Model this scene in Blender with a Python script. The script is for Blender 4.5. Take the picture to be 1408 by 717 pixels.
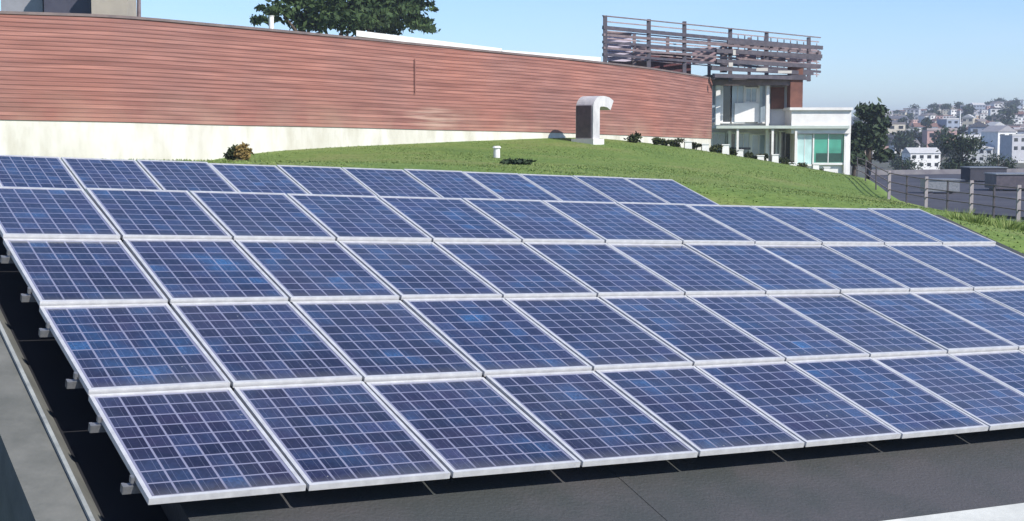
import bpy, math, random
import numpy as np
from mathutils import Vector, Matrix
random.seed(7); RNG = np.random.default_rng(7)
for o in list(bpy.data.objects): bpy.data.objects.remove(o)
S = bpy.context.scene
COL = S.collection

# ------------------------------------------------------------------ camera
F = 1961.1                       # focal length in photo pixels (photo 1408 x 717)
PITCH = math.radians(5.2587)
CAMZ = 3.0
cam_d = bpy.data.cameras.new('camera'); cam = bpy.data.objects.new('camera', cam_d); COL.objects.link(cam)
cam_d.sensor_width = 36; cam_d.lens = 36 * F / 1408
cam_d.clip_end = 8000; cam_d.clip_start = 0.05
cam.location = (0, 0, CAMZ); cam.rotation_euler = (math.pi / 2 - PITCH, 0, 0)
S.camera = cam

# ------------------------------------------------------------------ light
SUN = Vector((0.55, -0.52, 0.66)).normalized()       # direction towards the sun
el = math.asin(SUN.z); az = math.atan2(SUN.x, SUN.y)
W = bpy.data.worlds.new('World'); S.world = W; W.use_nodes = True
wn = W.node_tree.nodes; wl = W.node_tree.links
sky = wn.new('ShaderNodeTexSky'); sky.sky_type = 'NISHITA'; sky.sun_disc = False
sky.sun_elevation = el; sky.sun_rotation = az
sky.air_density = 0.9; sky.dust_density = 0.0; sky.ozone_density = 3.0
bg = wn['Background']; bg.inputs['Strength'].default_value = 0.098
# faint high haze streaks in the sky
tcw = wn.new('ShaderNodeTexCoord'); mpw = wn.new('ShaderNodeMapping'); mpw.inputs['Scale'].default_value = (1.2, 1.2, 7)
wl.new(tcw.outputs['Generated'], mpw.inputs[0])
cn = wn.new('ShaderNodeTexNoise'); cn.inputs['Scale'].default_value = 2.3; cn.inputs['Detail'].default_value = 7; cn.inputs['Roughness'].default_value = .6
wl.new(mpw.outputs[0], cn.inputs['Vector'])
cr_ = wn.new('ShaderNodeValToRGB'); cr_.color_ramp.elements[0].position = .48; cr_.color_ramp.elements[0].color = (0, 0, 0, 1)
cr_.color_ramp.elements[1].position = .8; cr_.color_ramp.elements[1].color = (.3, .3, .3, 1); wl.new(cn.outputs['Fac'], cr_.inputs[0])
cm = wn.new('ShaderNodeMix'); cm.data_type = 'RGBA'; cm.inputs[7].default_value = (6.5, 7.0, 7.6, 1)
wl.new(cr_.outputs[0], cm.inputs[0]); wl.new(sky.outputs[0], cm.inputs[6]); tm = wn.new('ShaderNodeMix'); tm.data_type = 'RGBA'; tm.blend_type = 'MULTIPLY'; tm.inputs[0].default_value = 1; tm.inputs[7].default_value = (.86, .98, 1.2, 1)
wl.new(cm.outputs[2], tm.inputs[6]); wl.new(tm.outputs[2], bg.inputs['Color'])
sd = bpy.data.lights.new('sun', 'SUN'); sd.energy = 4.3; sd.angle = math.radians(0.53); sd.color = (1, .95, .87)
sun = bpy.data.objects.new('sun', sd); COL.objects.link(sun)
sun.rotation_euler = SUN.to_track_quat('Z', 'Y').to_euler()
S.view_settings.view_transform = 'Standard'; S.view_settings.look = 'None'
S.view_settings.exposure = 0.5; S.view_settings.gamma = 1
S.render.engine = 'CYCLES'
S.render.resolution_x = 1024; S.render.resolution_y = 521

# ------------------------------------------------------------------ coordinates
FW = Vector((0, math.cos(PITCH), -math.sin(PITCH))); DN = Vector((0, -math.sin(PITCH), -math.cos(PITCH)))
def atY(px, py, Y):                      # the same, Y metres ahead measured level
    d = at(px, py, 1) - Vector((0, 0, CAMZ)); return Vector((0, 0, CAMZ)) + d * (Y / d.y)
def c2w(v): return Vector((v[0], 0, 0)) + DN * v[1] + FW * v[2] + Vector((0, 0, CAMZ))
def at(px, py, d):                       # point seen at (px,py) of the photo, d metres ahead
    return c2w(((px - 704) / F * d, (py - 358.5) / F * d, d))
R3 = [(.860857049, -.475363424, .181534449), (.0000832154, -.356625014, -.934247608), (.508846867, .804268745, -.3069636)]
def dirw(i): return c2w([R3[k][i] for k in range(3)]) - Vector((0, 0, CAMZ))
EX, EY, EN = dirw(0), dirw(1), dirw(2)
O1 = c2w((-2.09454087, 1.37555681, 8.16343019))      # lower left corner of the big array
O5 = c2w((-6.79626307, -1.36817145, 18.21461644))    # upper left corner of the far array row
def P1(u, v, w=0): return O1 + EX * u + EY * v + EN * w
def P5(u, v, w=0): return O5 + EX * u + EY * v + EN * w
def pix_uv(px, py, w):                   # where a sight line meets the plane w above the panels
    d = at(px, py, 1) - Vector((0, 0, CAMZ)); o = Vector((0, 0, CAMZ))
    t = ((P1(0, 0, w) - o).dot(EN)) / d.dot(EN); p = o + d * t - O1
    return p.dot(EX), p.dot(EY)
ROWS = [0, 1.42336, 2.96579, 4.42648, 5.79142]
CU = [.014, .0224, -.0388, -.0333, .0046, -.013, -.066, -.0024, .02, .0446]
CV = [.0019, -.0014, -.05, .0294, -.022, -.0117, .0276, -.0136, -.0026, .0494]
def node(d, l):                          # slightly uneven mounting of the big array
    x = d / 6 - 1; y = l / 2 - 1
    f = (1, x, y, x*x, x*y, y*y, x**3, x*x*y, x*y*y, y**3)
    return d + CU[0] - .02 + CU[1]*x + CU[3]*x*x + CU[6]*x**3, ROWS[l] + sum(a*b for a, b in zip(CV, f))

# ------------------------------------------------------------------ materials
MATS = {}
def newmat(name):
    m = bpy.data.materials.new(name); m.use_nodes = True; MATS[name] = m
    return m, m.node_tree.nodes, m.node_tree.links, m.node_tree.nodes['Principled BSDF']
def ramp(n, stops):
    r = n.new('ShaderNodeValToRGB'); e = r.color_ramp.elements
    while len(e) < len(stops): e.new(.5)
    for k, (p, c) in enumerate(stops): e[k].position = p; e[k].color = (*c, 1)
    return r
def mat(name, c1, c2=None, rough=.7, scale=3, metal=0, bump=0, detail=6, spec=.5, stretch=(1, 1, 1), bscale=None, lo=.35, hi=.65):
    m, n, l, b = newmat(name)
    c2 = c2 or tuple(x * .8 for x in c1)
    tc = n.new('ShaderNodeTexCoord'); mp = n.new('ShaderNodeMapping'); mp.inputs['Scale'].default_value = stretch
    l.new(tc.outputs['Object'], mp.inputs[0])
    t = n.new('ShaderNodeTexNoise'); t.inputs['Scale'].default_value = scale; t.inputs['Detail'].default_value = detail
    t.inputs['Roughness'].default_value = .65
    l.new(mp.outputs[0], t.inputs['Vector'])
    r = ramp(n, [(lo, c1), (hi, c2)]); l.new(t.outputs['Fac'], r.inputs[0]); l.new(r.outputs[0], b.inputs['Base Color'])
    b.inputs['Roughness'].default_value = rough; b.inputs['Metallic'].default_value = metal
    b.inputs['Specular IOR Level'].default_value = spec
    if bump:
        t2 = n.new('ShaderNodeTexNoise'); t2.inputs['Scale'].default_value = bscale or scale * 8; t2.inputs['Detail'].default_value = 8
        l.new(mp.outputs[0], t2.inputs['Vector'])
        bp = n.new('ShaderNodeBump'); bp.inputs['Strength'].default_value = bump; bp.inputs['Distance'].default_value = .02
        l.new(t2.outputs['Fac'], bp.inputs['Height']); l.new(bp.outputs[0], b.inputs['Normal'])
    return m
def mth(n, l, op, a, b=None, c=None):
    m = n.new('ShaderNodeMath'); m.operation = op
    for i, v in enumerate((a, b, c)):
        if v is None: continue
        if isinstance(v, (int, float)): m.inputs[i].default_value = v
        else: l.new(v, m.inputs[i])
    return m.outputs[0]
def mixc(n, l, fac, a, b, mode='MIX'):
    m = n.new('ShaderNodeMix'); m.data_type = 'RGBA'; m.blend_type = mode
    for key, v in ((0, fac), (6, a), (7, b)):
        if isinstance(v, tuple): m.inputs[key].default_value = (*v, 1)
        elif isinstance(v, (int, float)): m.inputs[key].default_value = v
        else: l.new(v, m.inputs[key])
    return m.outputs[2]

alu = mat('anodised_aluminium', (.72, .715, .71), (.56, .555, .56), rough=.4, scale=9, metal=.35)
galv = mat('galvanised_steel', (.33, .33, .34), (.2, .21, .22), rough=.45, scale=14, metal=.6)
membrane = mat('roof_membrane', (.058, .056, .059), (.04, .045, .045), rough=.7, scale=1.1, bump=.5, bscale=40, lo=.4, hi=.6, detail=9)
shade_mem = mat('shade_black_membrane', (.009, .009, .012), (.005, .005, .008), rough=.9, scale=2)  # near-black: deep shade beside the array and below the curb, put into the colour
curb_m = mat('curb_concrete', (.15, .15, .135), (.095, .098, .088), rough=.85, scale=2.2, bump=.3)
flash = mat('flashing_metal', (.45, .46, .42), (.28, .29, .27), rough=.5, scale=6, metal=.3)
ledge_m = mat('pale_concrete', (.52, .53, .5), (.4, .41, .39), rough=.85, scale=2, bump=.3)
conc = mat('painted_concrete', (.66, .64, .58), (.46, .43, .35), rough=.8, scale=1.1, stretch=(1, 1, .35), lo=.42, hi=.72, bump=.3)
white = mat('white_paint', (.8, .79, .77), (.68, .66, .64), rough=.55, scale=1.5)
offwhite = mat('offwhite_paint', (.62, .58, .53), (.5, .46, .42), rough=.6, scale=1.5)
dark_steel = mat('dark_steel', (.055, .05, .065), (.1, .085, .1), rough=.5, scale=4)
lilac_steel = mat('weathered_steel', (.22, .17, .175), (.13, .095, .1), rough=.6, scale=3)
redbrown = mat('red_brown_render', (.2, .085, .06), (.12, .05, .04), rough=.8, scale=2)
maroon = mat('maroon_cladding', (.1, .03, .035), (.06, .02, .025), rough=.6, scale=2)
bark = mat('bark', (.09, .065, .045), (.05, .035, .025), rough=.9, scale=5, stretch=(1, 1, .2))
soil = mat('reddish_soil', (.13, .065, .05), (.07, .04, .035), rough=.95, scale=6, bump=.5)
gravel = mat('pinkish_gravel', (.42, .36, .35), (.28, .25, .24), rough=.9, scale=8, bump=.5)
asphalt = mat('dark_roofing', (.03, .031, .045), (.06, .06, .078), rough=.85, scale=.25)
terrain_m = mat('town_ground', (.1, .1, .09), (.06, .08, .05), rough=.95, scale=.02)
hill_m = mat('hill_ground', (.05, .065, .04), (.11, .1, .085), rough=.95, scale=.06)
rooftile = mat('roof_shingle', (.12, .11, .12), (.2, .17, .16), rough=.85, scale=2)
palegreen = mat('pale_green_metal', (.5, .56, .5), (.42, .47, .43), rough=.5, scale=2)

def glassmat(name, col, rough=.06, metal=0.0):
    m, n, l, b = newmat(name)
    tc = n.new('ShaderNodeTexCoord'); t = n.new('ShaderNodeTexNoise'); t.inputs['Scale'].default_value = .9
    l.new(tc.outputs['Object'], t.inputs['Vector'])
    r = ramp(n, [(.35, col), (.68, tuple(x * .55 for x in col))]); l.new(t.outputs['Fac'], r.inputs[0])
    l.new(r.outputs[0], b.inputs['Base Color']); b.inputs['Roughness'].default_value = rough
    b.inputs['Specular IOR Level'].default_value = .8; b.inputs['Metallic'].default_value = metal
    return m
glass_blue = glassmat('blue_grey_glass', (.34, .42, .5))
glass_dark = glassmat('dark_glass', (.03, .035, .045))
glass_green = glassmat('green_tinted_glass', (.06, .36, .26))
glass_cyan = glassmat('pale_cyan_glass', (.55, .8, .78))

# solar cells: a 6 x 9 grid in panel space (1 x 1.44), crystalline mottling, thin bus bars
def cellmat():
    m, n, l, b = newmat('solar_cells')
    tc = n.new('ShaderNodeTexCoord'); sp = n.new('ShaderNodeSeparateXYZ'); l.new(tc.outputs['Object'], sp.inputs[0])
    x = mth(n, l, 'MULTIPLY', mth(n, l, 'SUBTRACT', sp.outputs[0], .05), 6 / .90)
    y = mth(n, l, 'MULTIPLY', mth(n, l, 'SUBTRACT', sp.outputs[1], .05), 9 / 1.34)
    fx = mth(n, l, 'FRACT', x); fy = mth(n, l, 'FRACT', y)
    def edge(f, w):
        d = mth(n, l, 'ABSOLUTE', mth(n, l, 'SUBTRACT', f, .5)); return mth(n, l, 'GREATER_THAN', d, .5 - w)
    gap = mth(n, l, 'MAXIMUM', edge(fx, .048), edge(fy, .044))
    out = mth(n, l, 'MAXIMUM', mth(n, l, 'GREATER_THAN', mth(n, l, 'ABSOLUTE', mth(n, l, 'SUBTRACT', x, 3)), 3.0),
              mth(n, l, 'GREATER_THAN', mth(n, l, 'ABSOLUTE', mth(n, l, 'SUBTRACT', y, 4.5)), 4.5))
    gap = mth(n, l, 'MAXIMUM', gap, out)
    bus = mth(n, l, 'MAXIMUM', mth(n, l, 'LESS_THAN', mth(n, l, 'ABSOLUTE', mth(n, l, 'SUBTRACT', fx, .27)), .012),
              mth(n, l, 'LESS_THAN', mth(n, l, 'ABSOLUTE', mth(n, l, 'SUBTRACT', fx, .73)), .012))
    oi = n.new('ShaderNodeObjectInfo')
    cb = n.new('ShaderNodeCombineXYZ'); l.new(mth(n, l, 'FLOOR', x), cb.inputs[0]); l.new(mth(n, l, 'FLOOR', y), cb.inputs[1])
    l.new(mth(n, l, 'MULTIPLY', oi.outputs['Random'], 97.3), cb.inputs[2])
    wn_ = n.new('ShaderNodeTexWhiteNoise'); wn_.noise_dimensions = '3D'; l.new(cb.outputs[0], wn_.inputs['Vector'])
    r = ramp(n, [(0, (.0095, .0095, .026)), (.35, (.014, .015, .04)), (.7, (.021, .024, .058)), (1, (.027, .042, .1))])
    l.new(wn_.outputs['Value'], r.inputs[0])
    # broad tint differences across each panel
    cv = n.new('ShaderNodeCombineXYZ'); l.new(sp.outputs[0], cv.inputs[0]); l.new(sp.outputs[1], cv.inputs[1])
    l.new(mth(n, l, 'MULTIPLY', oi.outputs['Random'], 53.1), cv.inputs[2])
    nz = n.new('ShaderNodeTexNoise'); nz.inputs['Scale'].default_value = 2.2; nz.inputs['Detail'].default_value = 2
    l.new(cv.outputs[0], nz.inputs['Vector'])
    r2 = ramp(n, [(.3, (1.25, .85, .85)), (.5, (1, 1, 1)), (.64, (.8, 1.4, 1.45)), (.75, (.7, 2.1, 2.2))]); l.new(nz.outputs['Fac'], r2.inputs[0])
    c = mixc(n, l, 1.0, r.outputs[0], r2.outputs[0], 'MULTIPLY')
    vo = n.new('ShaderNodeTexVoronoi'); vo.inputs['Scale'].default_value = 55; l.new(cv.outputs[0], vo.inputs['Vector'])
    bw = n.new('ShaderNodeRGBToBW'); l.new(vo.outputs['Color'], bw.inputs[0])
    r3 = ramp(n, [(.2, (.75, .75, .78)), (.8, (1.3, 1.28, 1.25))]); l.new(bw.outputs[0], r3.inputs[0])
    c = mixc(n, l, 1.0, c, r3.outputs[0], 'MULTIPLY')
    pr = ramp(n, [(0, (.8, .78, .82)), (.5, (1.05, 1, 1)), (1, (1.12, 1.2, 1.2))]); l.new(oi.outputs['Random'], pr.inputs[0]); c = mixc(n, l, 1.0, c, pr.outputs[0], 'MULTIPLY')
    c = mixc(n, l, mth(n, l, 'MULTIPLY', bus, .22), c, (.3, .31, .42))
    c = mixc(n, l, mth(n, l, 'MULTIPLY', gap, .85), c, (.25, .25, .34))
    # a film of dust
    dn = n.new('ShaderNodeTexNoise'); dn.inputs['Scale'].default_value = 1.1; dn.inputs['Detail'].default_value = 8
    l.new(cv.outputs[0], dn.inputs['Vector'])
    dr = ramp(n, [(.4, (.0, .0, .0)), (.78, (.09, .09, .09))]); l.new(dn.outputs['Fac'], dr.inputs[0])
    c = mixc(n, l, dr.outputs[0], c, (.32, .31, .34))
    le = mth(n, l, 'SUBTRACT', 1, mth(n, l, 'DIVIDE', mth(n, l, 'SUBTRACT', sp.outputs[1], .03), mth(n, l, 'MULTIPLY_ADD', dn.outputs['Fac'], .22, .02))); le.node.use_clamp = True
    c = mixc(n, l, mth(n, l, 'MULTIPLY', le, .5), c, (.11, .1, .085))
    n9 = n.new('ShaderNodeTexNoise'); n9.inputs['Scale'].default_value = 21; n9.inputs['Detail'].default_value = 2; l.new(cv.outputs[0], n9.inputs['Vector'])
    sp9 = mth(n, l, 'GREATER_THAN', n9.outputs['Fac'], .765)
    c = mixc(n, l, mth(n, l, 'MULTIPLY', sp9, .55), c, (.5, .5, .46))
    l.new(c, b.inputs['Base Color'])
    b.inputs['Roughness'].default_value = .22; b.inputs['IOR'].default_value = 1.5
    b.inputs['Specular IOR Level'].default_value = .25; b.inputs['Coat Weight'].default_value = .8; b.inputs['Coat Roughness'].default_value = .08
    return m
cells = cellmat()

# coursed red wall: uses the face UV (metres along the wall, metres up)
STAIN = 22.6
def wallmat():
    m, n, l, b = newmat('red_coursed_cladding')
    uv = n.new('ShaderNodeUVMap')
    br = n.new('ShaderNodeTexBrick'); l.new(uv.outputs[0], br.inputs['Vector'])
    br.inputs['Scale'].default_value = 1; br.inputs['Brick Width'].default_value = 90; br.inputs['Row Height'].default_value = .125
    br.inputs['Mortar Size'].default_value = .018; br.inputs['Mortar Smooth'].default_value = .4
    br.inputs['Color1'].default_value = (.33, .15, .125, 1); br.inputs['Color2'].default_value = (.25, .107, .09, 1)
    br.inputs['Mortar'].default_value = (.165, .072, .062, 1); br.offset = .37
    mp = n.new('ShaderNodeMapping'); mp.inputs['Scale'].default_value = (.3, 5.5, 1); l.new(uv.outputs[0], mp.inputs[0])
    nz = n.new('ShaderNodeTexNoise'); nz.inputs['Scale'].default_value = 1.5; nz.inputs['Detail'].default_value = 5; l.new(mp.outputs[0], nz.inputs['Vector'])
    r = ramp(n, [(.28, (.74, .72, .73)), (.5, (.98, .98, .98)), (.74, (1.35, 1.4, 1.4))]); l.new(nz.outputs['Fac'], r.inputs[0])
    c = mixc(n, l, 1, br.outputs['Color'], r.outputs[0], 'MULTIPLY')
    n2 = n.new('ShaderNodeTexNoise'); n2.inputs['Scale'].default_value = .22; n2.inputs['Detail'].default_value = 4; l.new(uv.outputs[0], n2.inputs['Vector'])
    r2 = ramp(n, [(.35, (.92, .98, 1.0)), (.7, (1.12, 1.02, .94))]); l.new(n2.outputs['Fac'], r2.inputs[0])
    c = mixc(n, l, 1, c, r2.outputs[0], 'MULTIPLY')
    # pale bloom and damp along the foot of the cladding
    sp = n.new('ShaderNodeSeparateXYZ'); l.new(uv.outputs[0], sp.inputs[0])
    n3 = n.new('ShaderNodeTexNoise'); n3.inputs['Scale'].default_value = .5; n3.inputs['Detail'].default_value = 5; l.new(uv.outputs[0], n3.inputs['Vector'])
    low = mth(n, l, 'SUBTRACT', 1, mth(n, l, 'DIVIDE', sp.outputs[1], 1.1)); low.node.use_clamp = True
    st = mth(n, l, 'MULTIPLY', low, mth(n, l, 'MULTIPLY', mth(n, l, 'SUBTRACT', n3.outputs['Fac'], .4), 2.6)); st.node.use_clamp = True
    c = mixc(n, l, mth(n, l, 'MULTIPLY', st, .55), c, (.42, .3, .22))
    sx = mth(n, l, 'DIVIDE', mth(n, l, 'SUBTRACT', sp.outputs[0], STAIN), 1.9); sy = mth(n, l, 'DIVIDE', mth(n, l, 'SUBTRACT', sp.outputs[1], .45), .45)
    rr = mth(n, l, 'ADD', mth(n, l, 'MULTIPLY', sx, sx), mth(n, l, 'MULTIPLY', sy, sy))
    inv = mth(n, l, 'SUBTRACT', 1.0, rr); inv.node.use_clamp = True
    bl = mth(n, l, 'MULTIPLY', inv, mth(n, l, 'MULTIPLY', mth(n, l, 'SUBTRACT', nz.outputs['Fac'], .38), 3.5)); bl.node.use_clamp = True
    c = mixc(n, l, mth(n, l, 'MULTIPLY', bl, .55), c, (.55, .43, .35))
    l.new(c, b.inputs['Base Color']); b.inputs['Roughness'].default_value = .85
    bp = n.new('ShaderNodeBump'); bp.inputs['Strength'].default_value = .5; bp.inputs['Distance'].default_value = .02
    l.new(br.outputs['Fac'], bp.inputs['Height']); bp.invert = True; l.new(bp.outputs[0], b.inputs['Normal'])
    return m
wall_m = wallmat()

def grassmat(name, a, bcol, ccol):
    m, n, l, b = newmat(name)
    tc = n.new('ShaderNodeTexCoord')
    t = n.new('ShaderNodeTexNoise'); t.inputs['Scale'].default_value = .3; t.inputs['Detail'].default_value = 7; t.inputs['Roughness'].default_value = .7
    l.new(tc.outputs['Object'], t.inputs['Vector'])
    r = ramp(n, [(.32, a), (.5, bcol), (.7, ccol)]); l.new(t.outputs['Fac'], r.inputs[0])
    t2 = n.new('ShaderNodeTexNoise'); t2.inputs['Scale'].default_value = 9; t2.inputs['Detail'].default_value = 5; l.new(tc.outputs['Object'], t2.inputs['Vector'])
    r2 = ramp(n, [(.3, (.65, .7, .6)), (.7, (1.3, 1.25, 1.2))]); l.new(t2.outputs['Fac'], r2.inputs[0])
    c = mixc(n, l, 1, r.outputs[0], r2.outputs[0], 'MULTIPLY'); l.new(c, b.inputs['Base Color'])
    b.inputs['Roughness'].default_value = .9; b.inputs['Specular IOR Level'].default_value = .15
    return m
grass_m = grassmat('lawn', (.1, .165, .045), (.14, .205, .055), (.2, .215, .085))

def leafmat(name, dark, light):
    m, n, l, b = newmat(name)
    g = n.new('ShaderNodeAttribute'); g.attribute_name = 'tone'
    r = ramp(n, [(0, dark), (1, light)]); l.new(g.outputs['Fac'], r.inputs[0])
    l.new(r.outputs[0], b.inputs['Base Color']); b.inputs['Roughness'].default_value = .7
    b.inputs['Specular IOR Level'].default_value = .2
    return m
leaf_a = leafmat('cypress_leaves', (.015, .035, .015), (.07, .11, .035))
leaf_b = leafmat('dark_tree_leaves', (.012, .025, .016), (.045, .07, .03))
leaf_c = leafmat('dry_shrub_leaves', (.14, .09, .03), (.32, .24, .08))
leaf_d = leafmat('low_shrub_leaves', (.02, .03, .012), (.07, .085, .03))
blade = leafmat('grass_blades', (.11, .175, .045), (.21, .25, .085))

def tinted(name, rough=.8):
    m, n, l, b = newmat(name)
    oi = n.new('ShaderNodeObjectInfo'); tc = n.new('ShaderNodeTexCoord'); t = n.new('ShaderNodeTexNoise'); t.inputs['Scale'].default_value = .8
    l.new(tc.outputs['Object'], t.inputs['Vector']); r = ramp(n, [(.3, (.85, .85, .85)), (.7, (1, 1, 1))]); l.new(t.outputs['Fac'], r.inputs[0])
    l.new(mixc(n, l, 1, oi.outputs['Color'], r.outputs[0], 'MULTIPLY'), b.inputs['Base Color']); b.inputs['Roughness'].default_value = rough
    return m
house_m = tinted('house_paint')
houseroof_m = tinted('house_roofing')

# ------------------------------------------------------------------ mesh helpers
class MB:
    def __init__(s): s.v = []; s.f = []; s.uv = None
    def add(s, vs, fs):
        k = len(s.v); s.v += [Vector(v) for v in vs]; s.f += [tuple(i + k for i in f) for f in fs]; return s
    def hexa(s, p):       # 8 points: bottom ring then top ring
        return s.add(p, [(3, 2, 1, 0), (4, 5, 6, 7), (0, 1, 5, 4), (1, 2, 6, 5), (2, 3, 7, 6), (3, 0, 4, 7)])
    def box(s, c, sx, sy, sz, ax=None):   # centre, full sizes, axes
        c = Vector(c); ax = ax or (Vector((1, 0, 0)), Vector((0, 1, 0)), Vector((0, 0, 1)))
        a, b, d = ax[0] * sx / 2, ax[1] * sy / 2, ax[2] * sz / 2
        return s.hexa([c - a - b - d, c + a - b - d, c + a + b - d, c - a + b - d, c - a - b + d, c + a - b + d, c + a + b + d, c - a + b + d])
    def bar(s, p, q, w, h=None):          # square bar between two points
        p, q = Vector(p), Vector(q); d = q - p; L = d.length; d.normalize()
        up = Vector((0, 0, 1)) if abs(d.z) < .9 else Vector((0, 1, 0))
        x = d.cross(up).normalized(); z = x.cross(d)
        return s.box((p + q) / 2, w, L, h or w, (x, d, z))
    def tube(s, pts, rs, n=10, cap=True):
        rings = []; k = len(s.v); pts = [Vector(p) for p in pts]
        if isinstance(rs, (int, float)): rs = [rs] * len(pts)
        for i, p in enumerate(pts):
            d = (pts[min(i + 1, len(pts) - 1)] - pts[max(i - 1, 0)]).normalized()
            up = Vector((0, 0, 1)) if abs(d.z) < .95 else Vector((0, 1, 0))
            x = d.cross(up).normalized(); y = d.cross(x)
            for j in range(n):
                a = 2 * math.pi * j / n; s.v.append(p + (x * math.cos(a) + y * math.sin(a)) * rs[i])
        for i in range(len(pts) - 1):
            for j in range(n):
                s.f.append((k + i*n + j, k + i*n + (j+1) % n, k + (i+1)*n + (j+1) % n, k + (i+1)*n + j))
        if cap:
            s.f.append(tuple(k + j for j in range(n))[::-1]); s.f.append(tuple(k + (len(pts)-1)*n + j for j in range(n)))
        return s
def empty(name, loc, label=None, cat=None, group=None):
    o = bpy.data.objects.new(name, None); o.location = loc; o.empty_display_size = .2; COL.objects.link(o); tag(o, label, cat, group); return o
def tag(o, label=None, cat=None, group=None, kind=None):
    for k, v in (('label', label), ('category', cat), ('group', group), ('kind', kind)):
        if v: o[k] = v
    return o
def build(name, mb, material, parent=None, org=None, smooth=False):
    org = Vector(parent.location) if parent is not None and org is None else Vector(org or (0, 0, 0))
    me = bpy.data.meshes.new(name); me.from_pydata([tuple(v - org) for v in mb.v], [], mb.f); me.update()
    if mb.uv:
        ul = me.uv_layers.new(name='UVMap')
        for i, c in enumerate(mb.uv): ul.data[i].uv = c
    me.materials.append(material)
    if smooth: me.shade_smooth()
    o = bpy.data.objects.new(name, me); COL.objects.link(o)
    if parent is not None: o.parent = parent
    else: o.location = org
    return o
def dup(root, group=None, label=None):
    r = root.copy(); COL.objects.link(r)
    if group: r['group'] = group
    if label: r['label'] = label
    for ch in list(root.children):
        c = ch.copy(); COL.objects.link(c); c.parent = r
        for g in ch.children:
            d = g.copy(); COL.objects.link(d); d.parent = c
    return r
ORD = ['first', 'second', 'third', 'fourth', 'fifth', 'sixth', 'seventh', 'eighth', 'ninth', 'tenth', 'eleventh', 'twelfth', 'thirteenth', 'fourteenth', 'fifteenth', 'sixteenth']

# ------------------------------------------------------------------ ground of the green roof (thin plate spline)
WD = [(0, 15, 165, 40), (160, 21, 168, 41.6), (300, 33, 172, 44), (450, 47, 175, 48), (600, 62, 179, 53), (700, 72, 181, 56), (800, 82, 184, 60), (900, 94, 188, 66), (978, 107, 191, 74)]
ctl = []
for px, py, d in [(0, 250, 28), (0, 244, 40), (150, 244, 30), (160, 238, 41.6), (260, 236, 33), (270, 226, 43.2), (325, 216, 44.5), (370, 210, 45.6), (450, 204, 48), (600, 197, 53), (700, 193, 56), (800, 190, 60), (880, 196, 64), (978, 215, 74), (1060, 236, 77), (1165, 256, 79),
                  (400, 226, 30), (600, 226, 38), (800, 232, 36), (950, 240, 42), (1000, 262, 31), (1100, 262, 42), (1100, 277, 24), (1180, 275, 30), (1200, 262, 50), (1300, 302, 27), (1390, 316, 25), (1260, 285, 36)]:
    ctl.append(at(px, py, d))
for u in (-2, 3, 8, 12): ctl.append(P1(u, 7.6, -.55)); ctl.append(P5(u, -1.6, -.3)); ctl.append(P5(u, .3, -.35))
for u in (-2, 1, 5, 9, 13, 15):
    for v in (-3, 0, 3, 6): ctl.append(P1(u, v, -.62 if u > -1 else -1.3))
ctl += [Vector((-40, 45, 2.2)), Vector((-40, 20, 1.8)), Vector((-25, 10, 1)), Vector((0, 95, 2.3))]
C = np.array([[p.x, p.y, p.z] for p in ctl])
def U_(r2): return np.where(r2 > 0, r2 * np.log(r2 + 1e-12), 0)
nC = len(C); K = U_(((C[:, None, :2] - C[None, :, :2])**2).sum(-1)) + 2.0 * np.eye(nC)
Pm = np.c_[np.ones(nC), C[:, :2]]
sol = np.linalg.solve(np.block([[K, Pm], [Pm.T, np.zeros((3, 3))]]), np.r_[C[:, 2], 0, 0, 0])
def gz(x, y):
    x, y = np.atleast_1d(x).astype(float), np.atleast_1d(y).astype(float)
    k = U_((x[:, None] - C[:, 0])**2 + (y[:, None] - C[:, 1])**2)
    return k @ sol[:nC] + sol[nC] + sol[nC+1]*x + sol[nC+2]*y
def ground(x, y): return float(gz(x, y)[0])
RAIL = [at(1178, 256, 62), at(1222, 281, 45), at(1273, 284, 41), at(1335, 291, 37), at(1400, 297, 34), at(1530, 315, 30)]
def rail_x(y):     # x of the railing line at depth y (the grass stops a little beyond)
    r = RAIL
    if y >= r[0].y: return r[0].x + (y - r[0].y) * .12
    for a, b in zip(r[:-1], r[1:]):
        if b.y <= y <= a.y: t = (y - b.y) / (a.y - b.y); return b.x + (a.x - b.x) * t
    return r[-1].x + (r[-1].y - y) * .35
ys = np.concatenate([np.arange(2, 55, .5), np.arange(55, 90, 1.0)])
NX = 180
gv = []; gf = []
for j, y in enumerate(ys):
    x1 = rail_x(y) + .35; xs = np.linspace(-45, x1, NX); z = gz(xs, np.full(NX, y))
    gv += [Vector((a, y, c)) for a, c in zip(xs, z)]
for j in range(len(ys) - 1):
    for i in range(NX - 1):
        a = j*NX + i; gf.append((a, a+1, a+NX+1, a+NX))
k0 = len(gv)                      # outer face of the planted roof, right side
for j, y in enumerate(ys): p = gv[j*NX + NX-1]; gv.append(Vector((p.x, p.y, -7)))
for j in range(len(ys) - 1): gf.append((j*NX+NX-1, k0+j, k0+j+1, (j+1)*NX+NX-1))
g = MB(); g.v = gv; g.f = gf
go = build('grass_roof', g, grass_m, smooth=True); tag(go, kind='structure')

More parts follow.
